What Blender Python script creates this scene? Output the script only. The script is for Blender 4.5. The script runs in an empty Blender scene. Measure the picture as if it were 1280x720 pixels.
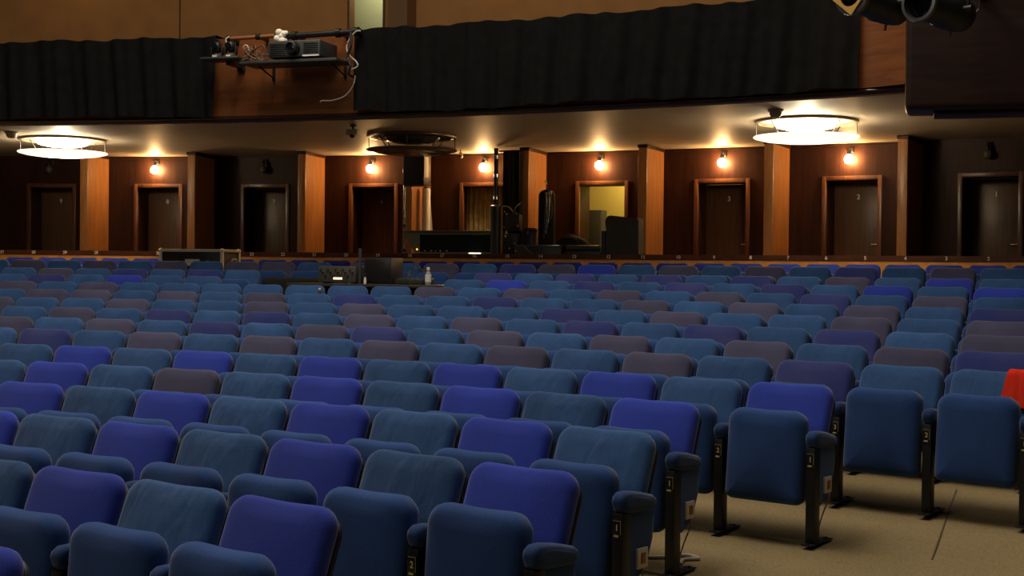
import bpy, bmesh, math, random
from mathutils import Vector, Matrix
random.seed(7)
PI = math.pi; R_ = math.radians
scene = bpy.context.scene
COL = scene.collection
CX, CY, Z0 = -10.817, -8.735, 1.70       # centre of the curved rows; camera eye height above the front floor

# ------------------------------------------------------------------ materials
def new_mat(name):
    m = bpy.data.materials.new(name); m.use_nodes = True
    nt = m.node_tree; b = nt.nodes['Principled BSDF']
    return m, nt, b
def simple(name, col, rough=.5, metal=0, spec=.5, noise=0, nscale=20, coat=0):
    m, nt, b = new_mat(name)
    b.inputs['Roughness'].default_value = rough; b.inputs['Metallic'].default_value = metal
    b.inputs['Specular IOR Level'].default_value = spec
    b.inputs['Coat Weight'].default_value = coat
    if noise:
        tc = nt.nodes.new('ShaderNodeTexCoord'); n = nt.nodes.new('ShaderNodeTexNoise'); n.inputs['Scale'].default_value = nscale
        n.inputs['Detail'].default_value = 4
        r = nt.nodes.new('ShaderNodeValToRGB')
        r.color_ramp.elements[0].position = .3; r.color_ramp.elements[1].position = .7
        r.color_ramp.elements[0].color = (*[c*(1-noise) for c in col], 1); r.color_ramp.elements[1].color = (*[min(1, c*(1+noise)) for c in col], 1)
        nt.links.new(tc.outputs['Object'], n.inputs['Vector']); nt.links.new(n.outputs['Fac'], r.inputs['Fac']); nt.links.new(r.outputs['Color'], b.inputs['Base Color'])
    else:
        b.inputs['Base Color'].default_value = (*col, 1)
    return m
def fabric(name, col, var=.18, patch=None, crease=0):
    m, nt, b = new_mat(name)
    b.inputs['Roughness'].default_value = .95; b.inputs['Specular IOR Level'].default_value = .15
    b.inputs['Sheen Weight'].default_value = .25; b.inputs['Sheen Roughness'].default_value = .45
    tc = nt.nodes.new('ShaderNodeTexCoord'); oi = nt.nodes.new('ShaderNodeObjectInfo')
    add = nt.nodes.new('ShaderNodeVectorMath'); add.operation = 'ADD'
    sc = nt.nodes.new('ShaderNodeVectorMath'); sc.operation = 'SCALE'; sc.inputs[3].default_value = 1.0
    comb = nt.nodes.new('ShaderNodeCombineXYZ'); mul = nt.nodes.new('ShaderNodeMath'); mul.operation = 'MULTIPLY'; mul.inputs[1].default_value = 57.0
    nt.links.new(oi.outputs['Random'], mul.inputs[0]); nt.links.new(mul.outputs[0], comb.inputs[0])
    nt.links.new(tc.outputs['Object'], add.inputs[0]); nt.links.new(comb.outputs[0], add.inputs[1])
    n = nt.nodes.new('ShaderNodeTexNoise'); n.inputs['Scale'].default_value = 3.2; n.inputs['Detail'].default_value = 3
    nt.links.new(add.outputs[0], n.inputs['Vector'])
    r = nt.nodes.new('ShaderNodeValToRGB'); e = r.color_ramp.elements
    e[0].position = .32; e[1].position = .68
    c2 = patch or [c*(1+var) for c in col]
    e[0].color = (*[c*(1-var) for c in col], 1); e[1].color = (*c2, 1)
    nt.links.new(n.outputs['Fac'], r.inputs['Fac'])
    # woven fleck
    f = nt.nodes.new('ShaderNodeTexNoise'); f.inputs['Scale'].default_value = 190; f.inputs['Detail'].default_value = 2
    nt.links.new(tc.outputs['Object'], f.inputs['Vector'])
    mx = nt.nodes.new('ShaderNodeMix'); mx.data_type = 'RGBA'; mx.blend_type = 'OVERLAY'; mx.inputs['Factor'].default_value = .35
    nt.links.new(r.outputs['Color'], mx.inputs['A']); nt.links.new(f.outputs['Fac'], mx.inputs['B'])
    # value variation per seat
    hsv = nt.nodes.new('ShaderNodeHueSaturation')
    mr = nt.nodes.new('ShaderNodeMapRange'); mr.inputs['To Min'].default_value = .88; mr.inputs['To Max'].default_value = 1.14
    nt.links.new(oi.outputs['Random'], mr.inputs['Value']); nt.links.new(mr.outputs['Result'], hsv.inputs['Value'])
    nt.links.new(mx.outputs['Result'], hsv.inputs['Color'])
    nt.links.new(hsv.outputs['Color'], b.inputs['Base Color'])
    bp = nt.nodes.new('ShaderNodeBump'); bp.inputs['Strength'].default_value = .25; bp.inputs['Distance'].default_value = .002
    nt.links.new(f.outputs['Fac'], bp.inputs['Height']); nt.links.new(bp.outputs['Normal'], b.inputs['Normal'])
    if crease:                                   # soft upright creases in the older covers
        mp = nt.nodes.new('ShaderNodeMapping'); mp.inputs['Scale'].default_value = (9, 9, 1.6)
        cn = nt.nodes.new('ShaderNodeTexNoise'); cn.inputs['Scale'].default_value = 1.0; cn.inputs['Detail'].default_value = 2; cn.inputs['Distortion'].default_value = .4
        cb = nt.nodes.new('ShaderNodeBump'); cb.inputs['Strength'].default_value = crease; cb.inputs['Distance'].default_value = .03
        nt.links.new(add.outputs[0], mp.inputs['Vector']); nt.links.new(mp.outputs['Vector'], cn.inputs['Vector']); nt.links.new(cn.outputs['Fac'], cb.inputs['Height'])
        nt.links.new(cb.outputs['Normal'], bp.inputs['Normal'])
    return m
def wood(name, dark, light, rough=.35, sx=14, sz=.9, coat=.3, axis='Z', spec=.4):
    m, nt, b = new_mat(name); b.inputs['Specular IOR Level'].default_value = spec
    tc = nt.nodes.new('ShaderNodeTexCoord'); mp = nt.nodes.new('ShaderNodeMapping')
    mp.inputs['Scale'].default_value = (sx, sx, sz) if axis == 'Z' else (sz, sz, sx)
    n = nt.nodes.new('ShaderNodeTexNoise'); n.inputs['Scale'].default_value = 1.6; n.inputs['Detail'].default_value = 7; n.inputs['Roughness'].default_value = .65; n.inputs['Distortion'].default_value = .6
    r = nt.nodes.new('ShaderNodeValToRGB'); e = r.color_ramp.elements
    e[0].position = .3; e[1].position = .72; e[0].color = (*dark, 1); e[1].color = (*light, 1)
    nt.links.new(tc.outputs['Object'], mp.inputs['Vector']); nt.links.new(mp.outputs['Vector'], n.inputs['Vector'])
    nt.links.new(n.outputs['Fac'], r.inputs['Fac']); nt.links.new(r.outputs['Color'], b.inputs['Base Color'])
    b.inputs['Roughness'].default_value = rough; b.inputs['Coat Weight'].default_value = coat; b.inputs['Coat Roughness'].default_value = .25
    return m
def emit(name, col, strength, base=(.8, .8, .8)):
    m, nt, b = new_mat(name)
    b.inputs['Base Color'].default_value = (*base, 1)
    b.inputs['Emission Color'].default_value = (*col, 1); b.inputs['Emission Strength'].default_value = strength
    return m

ROYAL = fabric('royal blue cloth', (.028, .048, .33), .10)
TEAL = fabric('teal blue cloth', (.032, .080, .195), .14, crease=.5)
MAUVE = fabric('faded mauve cloth', (.068, .064, .112), .12)
PURPLE = fabric('violet blue cloth', (.033, .047, .205), .2, patch=(.048, .052, .158))
ARMCLOTH = fabric('arm cloth', (.016, .040, .120), .12)
PADCLOTH = fabric('seat base cloth', (.022, .060, .190), .12)
FAB = {'R': ROYAL, 'T': TEAL, 'M': MAUVE, 'P': PURPLE}
SHELL = simple('seat back board', (.018, .018, .024), .55)
BLACKSTEEL = simple('black painted steel', (.010, .010, .011), .42, .2)
GOLD = simple('gilt lettering', (.75, .62, .30), .35, .3)
PLASTICW = simple('ivory socket plastic', (.62, .58, .47), .5)
ORANGE = simple('amber switch', (.28, .07, .03), .4)
CARPET = None
DARKWOOD = wood('dark mahogany panelling', (.018, .0062, .0038), (.046, .016, .0078), .5, 9, .8, 0, spec=.16)
DOORWOOD = wood('walnut door veneer', (.065, .032, .016), (.150, .076, .038), .42, 22, .9, .08)
FRAMEWOOD = wood('door frame wood', (.070, .027, .012), (.140, .055, .024), .35, 12, 1, .2)
PARTWOOD = wood('honey brown partition veneer', (.24, .098, .027), (.42, .185, .056), .4, 7, 1.1, .12)
RAILWOOD = wood('rail wood', (.060, .019, .010), (.115, .038, .017), .3, 3, 3, .3)
SKIRTWOOD = wood('rail skirt veneer', (.62, .25, .055), (.80, .36, .09), .4, 5, 2, .1)
FASCIAWOOD = wood('balcony front veneer', (.13, .042, .013), (.24, .082, .024), .35, 1.2, 10, .25)
BOXWOOD = wood('side box veneer', (.020, .010, .0075), (.042, .020, .014), .42, .9, 12, .04, spec=.25)
LIPWOOD = simple('polished balcony edge', (.05, .016, .009), .14, 0, .6, coat=.5)
UPWALL = simple('tan upper wall', (.34, .155, .042), .85, noise=.10, nscale=3)
CEILM = simple('balcony underside paint', (.40, .345, .26), .55, noise=.05, nscale=2)
BLACKCLOTH = simple('black drape cloth', (.019, .018, .0165), .95, spec=.1, noise=.2, nscale=8)
BLACK = simple('black equipment plastic', (.012, .012, .013), .45, noise=.2, nscale=30)
GREYEQ = simple('dark grey equipment', (.045, .047, .045), .5, noise=.15, nscale=20)
GLASSDK = simple('dark lens glass', (.006, .008, .012), .08, 0, .8)
CHROME = simple('chrome', (.62, .62, .60), .2, 1)
ALU = simple('aluminium case edge', (.85, .80, .62), .5, .15)
CASEB = simple('black case laminate', (.020, .016, .015), .45)
WHITE = simple('white paper', (.75, .72, .64), .7)
NUMW = simple('painted white numerals', (.85, .82, .74), .6)
CREAMP = simple('cream cloth', (.86, .82, .72), .8)
YELLOWWALL = simple('yellow painted room', (.60, .46, .11), .8)
GREENROOM = simple('sage painted room', (.42, .44, .28), .8)
CURT = simple('striped curtain cloth', (.34, .31, .19), .85, noise=.25, nscale=10)
REDCLOTH = fabric('red cloth', (.90, .05, .018), .08)
CHAIRGREY = simple('charcoal cover cloth', (.028, .027, .028), .85, noise=.15, nscale=9)
COPPER = simple('brown pipe', (.32, .13, .05), .4, .3)
YELLOWP = simple('gold gel frame', (.75, .42, .10), .4, .2)
BRASS = simple('brass handle', (.80, .66, .42), .25, .9)
CABLEW = simple('pale cable', (.55, .47, .36), .5)
CABLEG = simple('grey cable', (.18, .16, .14), .5)
HAZY = simple('hazard yellow', (.55, .42, .04), .6)
LAMPGLASS_OFF = simple('unlit lamp glass', (.10, .085, .065), .25, 0, .6)
LAMPON = emit('lit bulb', (1.0, .57, .23), 280)
CHANON = emit('lit lamp glass', (1.0, .80, .52), 20)
CHANDIM = emit('lamp glass ring', (1.0, .82, .58), 1.6)
LAMPOFF = simple('unlit bulb', (.10, .08, .06), .15)
LED = emit('small indicator', (1.0, .30, .08), 3)
STRIPL = emit('desk strip light', (1.0, .90, .62), 6)
DESKL = emit('desk lamp glow', (1.0, .75, .42), 1.6)

def carpet():
    m, nt, b = new_mat('tan carpet')
    tc = nt.nodes.new('ShaderNodeTexCoord')
    n = nt.nodes.new('ShaderNodeTexNoise'); n.inputs['Scale'].default_value = 90; n.inputs['Detail'].default_value = 3
    n2 = nt.nodes.new('ShaderNodeTexNoise'); n2.inputs['Scale'].default_value = .9; n2.inputs['Detail'].default_value = 3
    r = nt.nodes.new('ShaderNodeValToRGB'); e = r.color_ramp.elements
    e[0].position = .3; e[1].position = .7; e[0].color = (.190, .130, .058, 1); e[1].color = (.300, .215, .100, 1)
    mx = nt.nodes.new('ShaderNodeMix'); mx.data_type = 'RGBA'; mx.blend_type = 'OVERLAY'; mx.inputs['Factor'].default_value = .35
    for q in (n, n2): nt.links.new(tc.outputs['Object'], q.inputs['Vector'])
    nt.links.new(n.outputs['Fac'], r.inputs['Fac']); nt.links.new(r.outputs['Color'], mx.inputs['A']); nt.links.new(n2.outputs['Fac'], mx.inputs['B'])
    nt.links.new(mx.outputs['Result'], b.inputs['Base Color'])
    b.inputs['Roughness'].default_value = .9; b.inputs['Specular IOR Level'].default_value = .2
    bp = nt.nodes.new('ShaderNodeBump'); bp.inputs['Strength'].default_value = .3; bp.inputs['Distance'].default_value = .003
    nt.links.new(n.outputs['Fac'], bp.inputs['Height']); nt.links.new(bp.outputs['Normal'], b.inputs['Normal'])
    return m
CARPET = carpet()

# ------------------------------------------------------------------ mesh helpers
def pol(R, deg, z):
    t = R_(deg); return Vector((CX + R*math.sin(t), CY + R*math.cos(t), z + Z0))
def to_mesh(name, bm, mat, smooth=True):
    bmesh.ops.recalc_face_normals(bm, faces=bm.faces)
    me = bpy.data.meshes.new(name); bm.to_mesh(me); bm.free()
    if smooth:
        for p in me.polygons: p.use_smooth = True
        try: me.set_sharp_from_angle(angle=R_(42))
        except Exception: pass
    for q in (mat if isinstance(mat, (list, tuple)) else [mat]): me.materials.append(q)
    return me
def link(name, me, parent=None):
    o = bpy.data.objects.new(name, me); COL.objects.link(o)
    if parent is not None: o.parent = parent
    return o
def obj(name, bm, mat, parent=None, smooth=True):
    return link(name, to_mesh(name, bm, mat, smooth), parent)
def tag(o, label=None, cat=None, group=None, kind=None):
    if label: o['label'] = label
    if cat: o['category'] = cat
    if group: o['group'] = group
    if kind: o['kind'] = kind
    return o
def struct(name, bm, mat, parent=None, smooth=True):
    o = obj(name, bm, mat, parent, smooth)
    if parent is None: o['kind'] = 'structure'
    return o
def thing(name, label, cat, R, deg, z, group=None, turn=0):
    o = bpy.data.objects.new(name, None); COL.objects.link(o)
    o.empty_display_size = .1
    o.location = pol(R, deg, z); o.rotation_euler = (0, 0, -R_(deg) + R_(turn))
    return tag(o, label, cat, group)
BM = bmesh.new
def box(bm, x0, x1, y0, y1, z0, z1, bev=0, seg=2):
    r = bmesh.ops.create_cube(bm, size=1)
    for v in r['verts']:
        v.co = Vector((x0 + (v.co.x+.5)*(x1-x0), y0 + (v.co.y+.5)*(y1-y0), z0 + (v.co.z+.5)*(z1-z0)))
    if bev:
        es = {e for v in r['verts'] for e in v.link_edges}
        bmesh.ops.bevel(bm, geom=list(es), offset=bev, segments=seg, affect='EDGES', profile=.5)
    return bm
def cyl(bm, a, b, r1, r2=None, seg=16):
    a, b = Vector(a), Vector(b); d = b-a; L = d.length
    q = d.to_track_quat('Z', 'Y').to_matrix().to_4x4()
    bmesh.ops.create_cone(bm, cap_ends=True, segments=seg, radius1=r1, radius2=r1 if r2 is None else r2, depth=L,
                          matrix=Matrix.Translation((a+b)/2) @ q)
    return bm
def ball(bm, c, r, s=(1, 1, 1), u=16, v=10):
    bmesh.ops.create_uvsphere(bm, u_segments=u, v_segments=v, radius=r, matrix=Matrix.Translation(c) @ Matrix.Diagonal((*s, 1)))
    return bm
def lathe(bm, prof, seg=32, axis=((0, 0, 0), (0, 0, 1))):
    o = Vector(axis[0]); q = Vector(axis[1]).to_track_quat('Z', 'Y').to_matrix()
    rings = []
    for r, z in prof:
        rings.append([bm.verts.new(o + q @ Vector((max(r, 1e-4)*math.cos(2*PI*k/seg), max(r, 1e-4)*math.sin(2*PI*k/seg), z))) for k in range(seg)])
    for a, b in zip(rings, rings[1:]):
        for k in range(seg): bm.faces.new((a[k], a[(k+1) % seg], b[(k+1) % seg], b[k]))
    return bm
def spline(pts, n=8):
    pts = [Vector(p) for p in pts]; P = [pts[0]]+pts+[pts[-1]]; out = []
    for i in range(1, len(P)-2):
        for k in range(n):
            t = k/n; a, b, c, d = P[i-1], P[i], P[i+1], P[i+2]
            out.append(.5*((2*b)+(c-a)*t+(2*a-5*b+4*c-d)*t*t+(3*b-a-3*c+d)*t*t*t))
    return out+[pts[-1]]
def tube(bm, pts, r, seg=8, smooth=True):
    if smooth and len(pts) > 2: pts = spline(pts)
    pts = [Vector(p) for p in pts]; rings = []
    for i, p in enumerate(pts):
        d = (pts[min(i+1, len(pts)-1)]-pts[max(i-1, 0)]).normalized()
        up = Vector((0, 0, 1)) if abs(d.z) < .9 else Vector((1, 0, 0))
        s = d.cross(up).normalized(); u = s.cross(d)
        rings.append([bm.verts.new(p + s*r*math.cos(2*PI*k/seg) + u*r*math.sin(2*PI*k/seg)) for k in range(seg)])
    for a, b in zip(rings, rings[1:]):
        for k in range(seg): bm.faces.new((a[k], a[(k+1) % seg], b[(k+1) % seg], b[k]))
    bm.faces.new(rings[0]); bm.faces.new(rings[-1][::-1])
    return bm
def round_rect(w, h, rt, rb, n=6, dip=0.):
    """closed outline in (u, v), v from 0 to h, corners rounded; dip hollows the top edge in the middle"""
    pts = []
    def arc(cx, cy, r, a0, a1):
        for k in range(n+1):
            a = R_(a0 + (a1-a0)*k/n); pts.append((cx+r*math.cos(a), cy+r*math.sin(a)))
    arc(w/2-rb, rb, rb, -90, 0); arc(w/2-rt, h-rt, rt, 0, 90)
    m = 7
    for k in range(1, m):
        t = k/m; x = (w/2-rt)*(1-2*t); pts.append((x, h - dip*math.sin(PI*t)**2))
    arc(-w/2+rt, h-rt, rt, 90, 180); arc(-w/2+rb, rb, rb, 180, 270)
    for k in range(1, 4):
        t = k/4; pts.append(((-w/2+rb)*(1-2*t), 0))
    return pts
def slab(bm, outline, t, e, bulge=(0., 0.), place=lambda u, v, d: (u, d, v), steps=4):
    """a cushion: outline in (u,v), thickness t along d, edge rounding e, faces bulged by bulge (front at -d, back at +d)"""
    n = len(outline); P = [Vector((p[0], p[1], 0)) for p in outline]
    c = sum(P, Vector())/n; nor = []
    area = sum(P[i].x*P[(i+1) % n].y - P[(i+1) % n].x*P[i].y for i in range(n))
    for i in range(n):
        tg = (P[(i+1) % n]-P[i-1]).normalized(); q = Vector((tg.y, -tg.x, 0))
        nor.append(q if area > 0 else -q)
    layers = []; hw = max(abs(p.x-c.x) for p in P); hh = max(abs(p.y-c.y) for p in P)
    def ring(inset, d): layers.append([Vector((*(P[i]-nor[i]*inset).to_2d(), d)) for i in range(n)])
    def cap(sign, bl):
        base = [P[i]-nor[i]*e for i in range(n)]
        for k in (.9, .75, .55, .3):
            row = []
            for b in base:
                p = c+(b-c)*k; sx, sy = (p.x-c.x)/hw, (p.y-c.y)/hh
                row.append(Vector((p.x, p.y, sign*(t/2 + bl*(1-sx*sx)*(1-sy*sy)))))
            layers.append(row)
    cap(-1, bulge[0]); layers.reverse()
    for k in range(steps+1):
        a = PI/2*(1-k/steps); ring(e*(1-math.cos(a)), -(t/2-e)-e*math.sin(a))
    for k in range(steps+1):
        a = PI/2*k/steps; ring(e*(1-math.cos(a)), (t/2-e)+e*math.sin(a))
    cap(1, bulge[1])
    vr = [[bm.verts.new(place(p.x, p.y, p.z)) for p in L] for L in layers]
    for a, b in zip(vr, vr[1:]):
        for k in range(n): bm.faces.new((a[k], a[(k+1) % n], b[(k+1) % n], b[k]))
    for L, s, bl in ((vr[0], -1, bulge[0]), (vr[-1], 1, bulge[1])):
        cv = bm.verts.new(place(c.x, c.y, s*(t/2+bl)))
        for k in range(n): bm.faces.new((L[k], L[(k+1) % n], cv))
    return bm
def arcslab(bm, R0, R1, d0, d1, z0, z1, step=.5, rf=None):
    """a curved block between radii R0 < R1, angles d0..d1, heights z0..z1 (rf: radius offset by angle)"""
    n = max(1, int(math.ceil((d1-d0)/step))); prev = None
    for k in range(n+1):
        d = d0+(d1-d0)*k/n; o = rf(d) if rf else 0
        q = [bm.verts.new(pol(R, d, z)) for R, z in ((R0+o, z0), (R1+o, z0), (R1+o, z1), (R0+o, z1))]
        if prev:
            for i in range(4): bm.faces.new((prev[i], prev[(i+1) % 4], q[(i+1) % 4], q[i]))
        else: bm.faces.new(q)
        prev = q
    bm.faces.new(prev[::-1])
    return bm
def text_bm(s, size):
    cu = bpy.data.curves.new('t', 'FONT'); cu.body = s; cu.size = size; cu.offset = size*.022; cu.extrude = .0012; cu.align_x = 'CENTER'; cu.align_y = 'CENTER'
    o = bpy.data.objects.new('t', cu); COL.objects.link(o)
    dg = bpy.context.evaluated_depsgraph_get(); me = bpy.data.meshes.new_from_object(o.evaluated_get(dg))
    bm = bmesh.new(); bm.from_mesh(me); bpy.data.objects.remove(o); bpy.data.curves.remove(cu); bpy.data.meshes.remove(me)
    bmesh.ops.transform(bm, matrix=Matrix.Rotation(PI/2, 4, 'X'), verts=bm.verts)   # faces -y
    return bm
TXT = {}
def text_mesh(s, size, mat):
    k = (s, size, mat.name)
    if k not in TXT: TXT[k] = to_mesh('digits', text_bm(s, size), mat, False)
    return TXT[k]

# ------------------------------------------------------------------ seat rows: (radius, height of the back tops, angle of the first seat)
ROWS = [
 ('A', 31.164,  .104, .57761, -1, 29, 'R'*40),
 ('B', 28.379,  .056, .60731,  0, 16, 'TMTPTMTMTRMPTMTM'),
 ('Bl', 28.379, .056, .25045, -2,  8, 'TMMTMTMTMT'),
 ('C', 27.477, -.060, .61589,  0, 12, 'TRTMTPTPTPTP'),
 ('Cl', 27.477,-.060, .26662, 0,  8, 'TPTPTMTT'),
 ('D', 26.576, -.139, .62381,  0, 12, 'RTRTPTPTPTRT'),
 ('Dl', 26.576,-.139, .24217, -1,  5, 'TTRTPT'),
 ('E', 25.674, -.219, .63429,  0, 22, 'TMTPTMTMTMTMTTTTTTTMTM'),
 ('F', 24.772, -.296, .64445,  0, 21, 'PTMTMTMTTPTTPTMTMTMMT'),
 ('G', 23.870, -.367, .65571,  0, 20, 'MTMTTMTPTTTMTMTTMTTM'),
 ('H', 22.969, -.435, .66736,  0, 19, 'MTPTPTPTMTMTPTPTMTT'),
 ('I', 22.067, -.497, .68057,  0, 17, 'PMTMTMTMTPMTPTMTM'),
 ('J', 21.165, -.552, .69539,  0, 16, 'TTPTMTMTMTMTMTPT'),
 ('K', 20.263, -.620, .65634,  0, 13, 'RTRTRTRTMRTRTT'[:8]+'RTRTR'),
 ('L', 19.362, -.666, .64025,  0, 11, 'RTRTRTMTRTR'),
 ('M', 18.460, -.708, .65570,  0, 10, 'TRTRTRTRTR'),
 ('N', 17.558, -.752, .66856,  0,  7, 'RTRTRTR'),
 ('O', 16.657, -.802, .64844,  0,  4, 'RTRT'),
 ('P', 15.755, -.850, .62261,  0,  1, 'R'),
]
TOP = .792                               # height of a back's top edge above the floor
FL = sorted({(r[1], r[2]-TOP) for r in ROWS})
def zfloor(R):
    if R <= FL[0][0]: return FL[0][1] + (R-FL[0][0])*.05
    for (a, za), (b, zb) in zip(FL, FL[1:]):
        if R <= b: return za+(zb-za)*(R-a)/(b-a)
    return FL[-1][1]

# ------------------------------------------------------------------ setting
def build_floor():
    bm = BM(); Rs = [9]+[r for r, _ in FL]+[31.55, 31.56, 34.2]
    prev = None
    for R in Rs:
        z = -.62 if R >= 31.56 else zfloor(R)
        cur = [bm.verts.new(pol(R, d, z)) for d in range(-12, 72, 2)]
        if prev:
            for k in range(len(cur)-1): bm.faces.new((prev[k], prev[k+1], cur[k+1], cur[k]))
        prev = cur
    o = struct('floor', bm, CARPET)
    return o
build_floor()
bm = BM()
for R0, R1, d0, d1 in ((20.05, 21.6, 40.1, 38.8),):
    q = [pol(R0, d0-.011, zfloor(R0)+.002), pol(R0, d0+.011, zfloor(R0)+.002), pol(R1, d1+.011, zfloor(R1)+.002), pol(R1, d1-.011, zfloor(R1)+.002)]
    lo = [bm.verts.new(p) for p in q]; hi = [bm.verts.new(p+Vector((0, 0, .003))) for p in q]
    bm.faces.new(lo); bm.faces.new(hi[::-1])
    for k in range(4): bm.faces.new((lo[k], lo[(k+1) % 4], hi[(k+1) % 4], hi[k]))
struct('trim_1', bm, simple('floor joint strip', (.09, .06, .03), .7), smooth=False)

CEIL = 1.945; WALL = 33.0; LOGE = -.62
struct('ceiling', arcslab(BM(), 27.05, 34.4, -3, 40, CEIL, CEIL+.16, .5), CEILM)
PARTS = [6.03, 9.5, 13.06, 16.45, 20.05, 23.55, 27.09, 30.58]
DOORS = [4.29, 7.77, 11.25, 14.75, 18.28, 21.85, 25.34, 28.88, 32.36]      # bays from the far left to the right
corners = [2.5]+PARTS+[34.2]
# lower rear wall with nine openings
bm = BM(); OW, OT, REC = .40, 1.40, .56
def quadbox(bm, A, B, y0, y1, z0, z1):
    """upright block between two ground points A and B, thickness y0..y1 away from the hall"""
    d = (B-A).normalized(); n = Vector((-d.y, d.x, 0))
    if n.dot(A-Vector((CX, CY, A.z))) < 0: n = -n
    vs = []
    for z in (z0, z1):
        for p, y in ((A, y0), (B, y0), (B, y1), (A, y1)):
            q = p+n*y; vs.append(bm.verts.new((q.x, q.y, z+Z0)))
    f = vs
    for a in ((0, 1, 2, 3), (4, 5, 6, 7), (0, 1, 5, 4), (1, 2, 6, 5), (2, 3, 7, 6), (3, 0, 4, 7)): bm.faces.new([f[i] for i in a])
bays = []
for i in range(9):
    A = pol(WALL, corners[i], 0); B = pol(WALL, corners[i+1], 0); A.z = B.z = 0
    d = (B-A).normalized(); L = (B-A).length
    c = pol(WALL*math.cos(R_(1.75)), DOORS[i], 0); c.z = 0; s = (c-A).dot(d)
    P = lambda u: A+d*u
    quadbox(bm, A, P(s-OW), 0, REC, LOGE, CEIL); quadbox(bm, P(s+OW), B, 0, REC, LOGE, CEIL)
    quadbox(bm, P(s-OW), P(s+OW), 0, REC, OT, CEIL)
    bays.append((P(s), math.atan2(d.y, d.x)))
for a, b in ((-3, 2.5), (34.2, 40)):
    quadbox(bm, pol(WALL, a, 0)*Vector((1, 1, 0)), pol(WALL, b, 0)*Vector((1, 1, 0)), 0, REC, LOGE, CEIL)
struct('wall_back', bm, DARKWOOD, smooth=False)
for i, dg in enumerate(PARTS):
    t = thing('wall_partition', None, None, 32.1, dg, LOGE); t['kind'] = 'structure'
    obj('panel', box(BM(), -.062, .062, .012, .92, 0, CEIL-LOGE), PARTWOOD, t, False)
    obj('front_post', box(BM(), -.07, .07, -.02, .018, 0, CEIL-LOGE, .008), PARTWOOD, t)
    obj('cornice', box(BM(), -.085, .085, -.035, .92, CEIL-LOGE-.05, CEIL-LOGE, .008), DARKWOOD, t)
# crown trim along the wall
bm = BM()
for i in range(9):
    A = pol(WALL, corners[i], 0)*Vector((1, 1, 0)); B = pol(WALL, corners[i+1], 0)*Vector((1, 1, 0))
    quadbox(bm, A, B, -.03, .002, CEIL-.045, CEIL-.002)
struct('trim_2', bm, DARKWOOD, smooth=False)
# upper rear wall above the balcony with a doorway
bm = BM()
def upper(d0, d1, z0, z1, R=WALL, th=.25, bm=bm): arcslab(bm, R, R+th, d0, d1, z0, z1, .6)
UW = 1.95+.155
upper(-3, 13.92, UW, 6.6); upper(13.92, 15.0, 5.6, 6.6); upper(15.0, 40, UW, 6.6)
struct('wall_upper', bm, UPWALL)
bm = BM(); arcslab(bm, 32.55, 33.0, 15.45, 16.05, UW, 6.6, .6)
struct('trim_3', bm, simple('brown pilaster', (.16, .075, .026), .7))
bm = BM()
arcslab(bm, 32.985, 33.0, 13.86, 13.92, UW, 5.66, .6); arcslab(bm, 32.985, 33.0, 14.99, 15.06, UW, 5.66, .6); arcslab(bm, 32.985, 33.0, 13.86, 15.06, 5.6, 5.66, .6)
struct('trim_4', bm, FRAMEWOOD)
bm = BM(); arcslab(bm, 32.994, 33.0, 8.40, 8.44, UW, 6.6, .6)
struct('trim_5', bm, simple('wall joint', (.05, .025, .01), .8))
bm = BM(); arcslab(bm, 34.4, 34.5, 12.6, 16.6, UW, 6.2, .6); struct('wall_landing', bm, GREENROOM)
# balcony front
def jog(d): return 0 if d < 32.2 else -.07*(d-32.2)**2
struct('wall_balcony_front', arcslab(BM(), 26.98, 27.12, -3, 36.5, CEIL-.01, 2.93, .3, jog), FASCIAWOOD)
bm = BM(); n = 160; prev = None
for k in range(n+1):                                  # polished rounded lip along the underside
    d = -3+43*k/n; cur = []
    for j in range(12):
        a = 2*PI*j/12; cur.append(bm.verts.new(pol(27.06+.085*math.cos(a), d, CEIL-.035+.055*math.sin(a))))
    if prev:
        for j in range(12): bm.faces.new((prev[j], prev[(j+1) % 12], cur[(j+1) % 12], cur[j]))
    prev = cur
struct('trim_6', bm, LIPWOOD)
# dark timber side box at the upper right
t = thing('side_box', 'dark polished timber side balcony box projecting at the top right', 'balcony box', 0, 0, 0)
t.location = (3.07, 10.5, Z0+1.28); t.rotation_euler = (0, 0, R_(-17))
obj('front_panel', box(BM(), 0, 4.2, 0, .5, 0, 3.2, .05, 4), BOXWOOD, t)
obj('underside_board', box(BM(), .22, 4.1, .10, .46, -.03, .01, .01), DARKWOOD, t)

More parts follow.
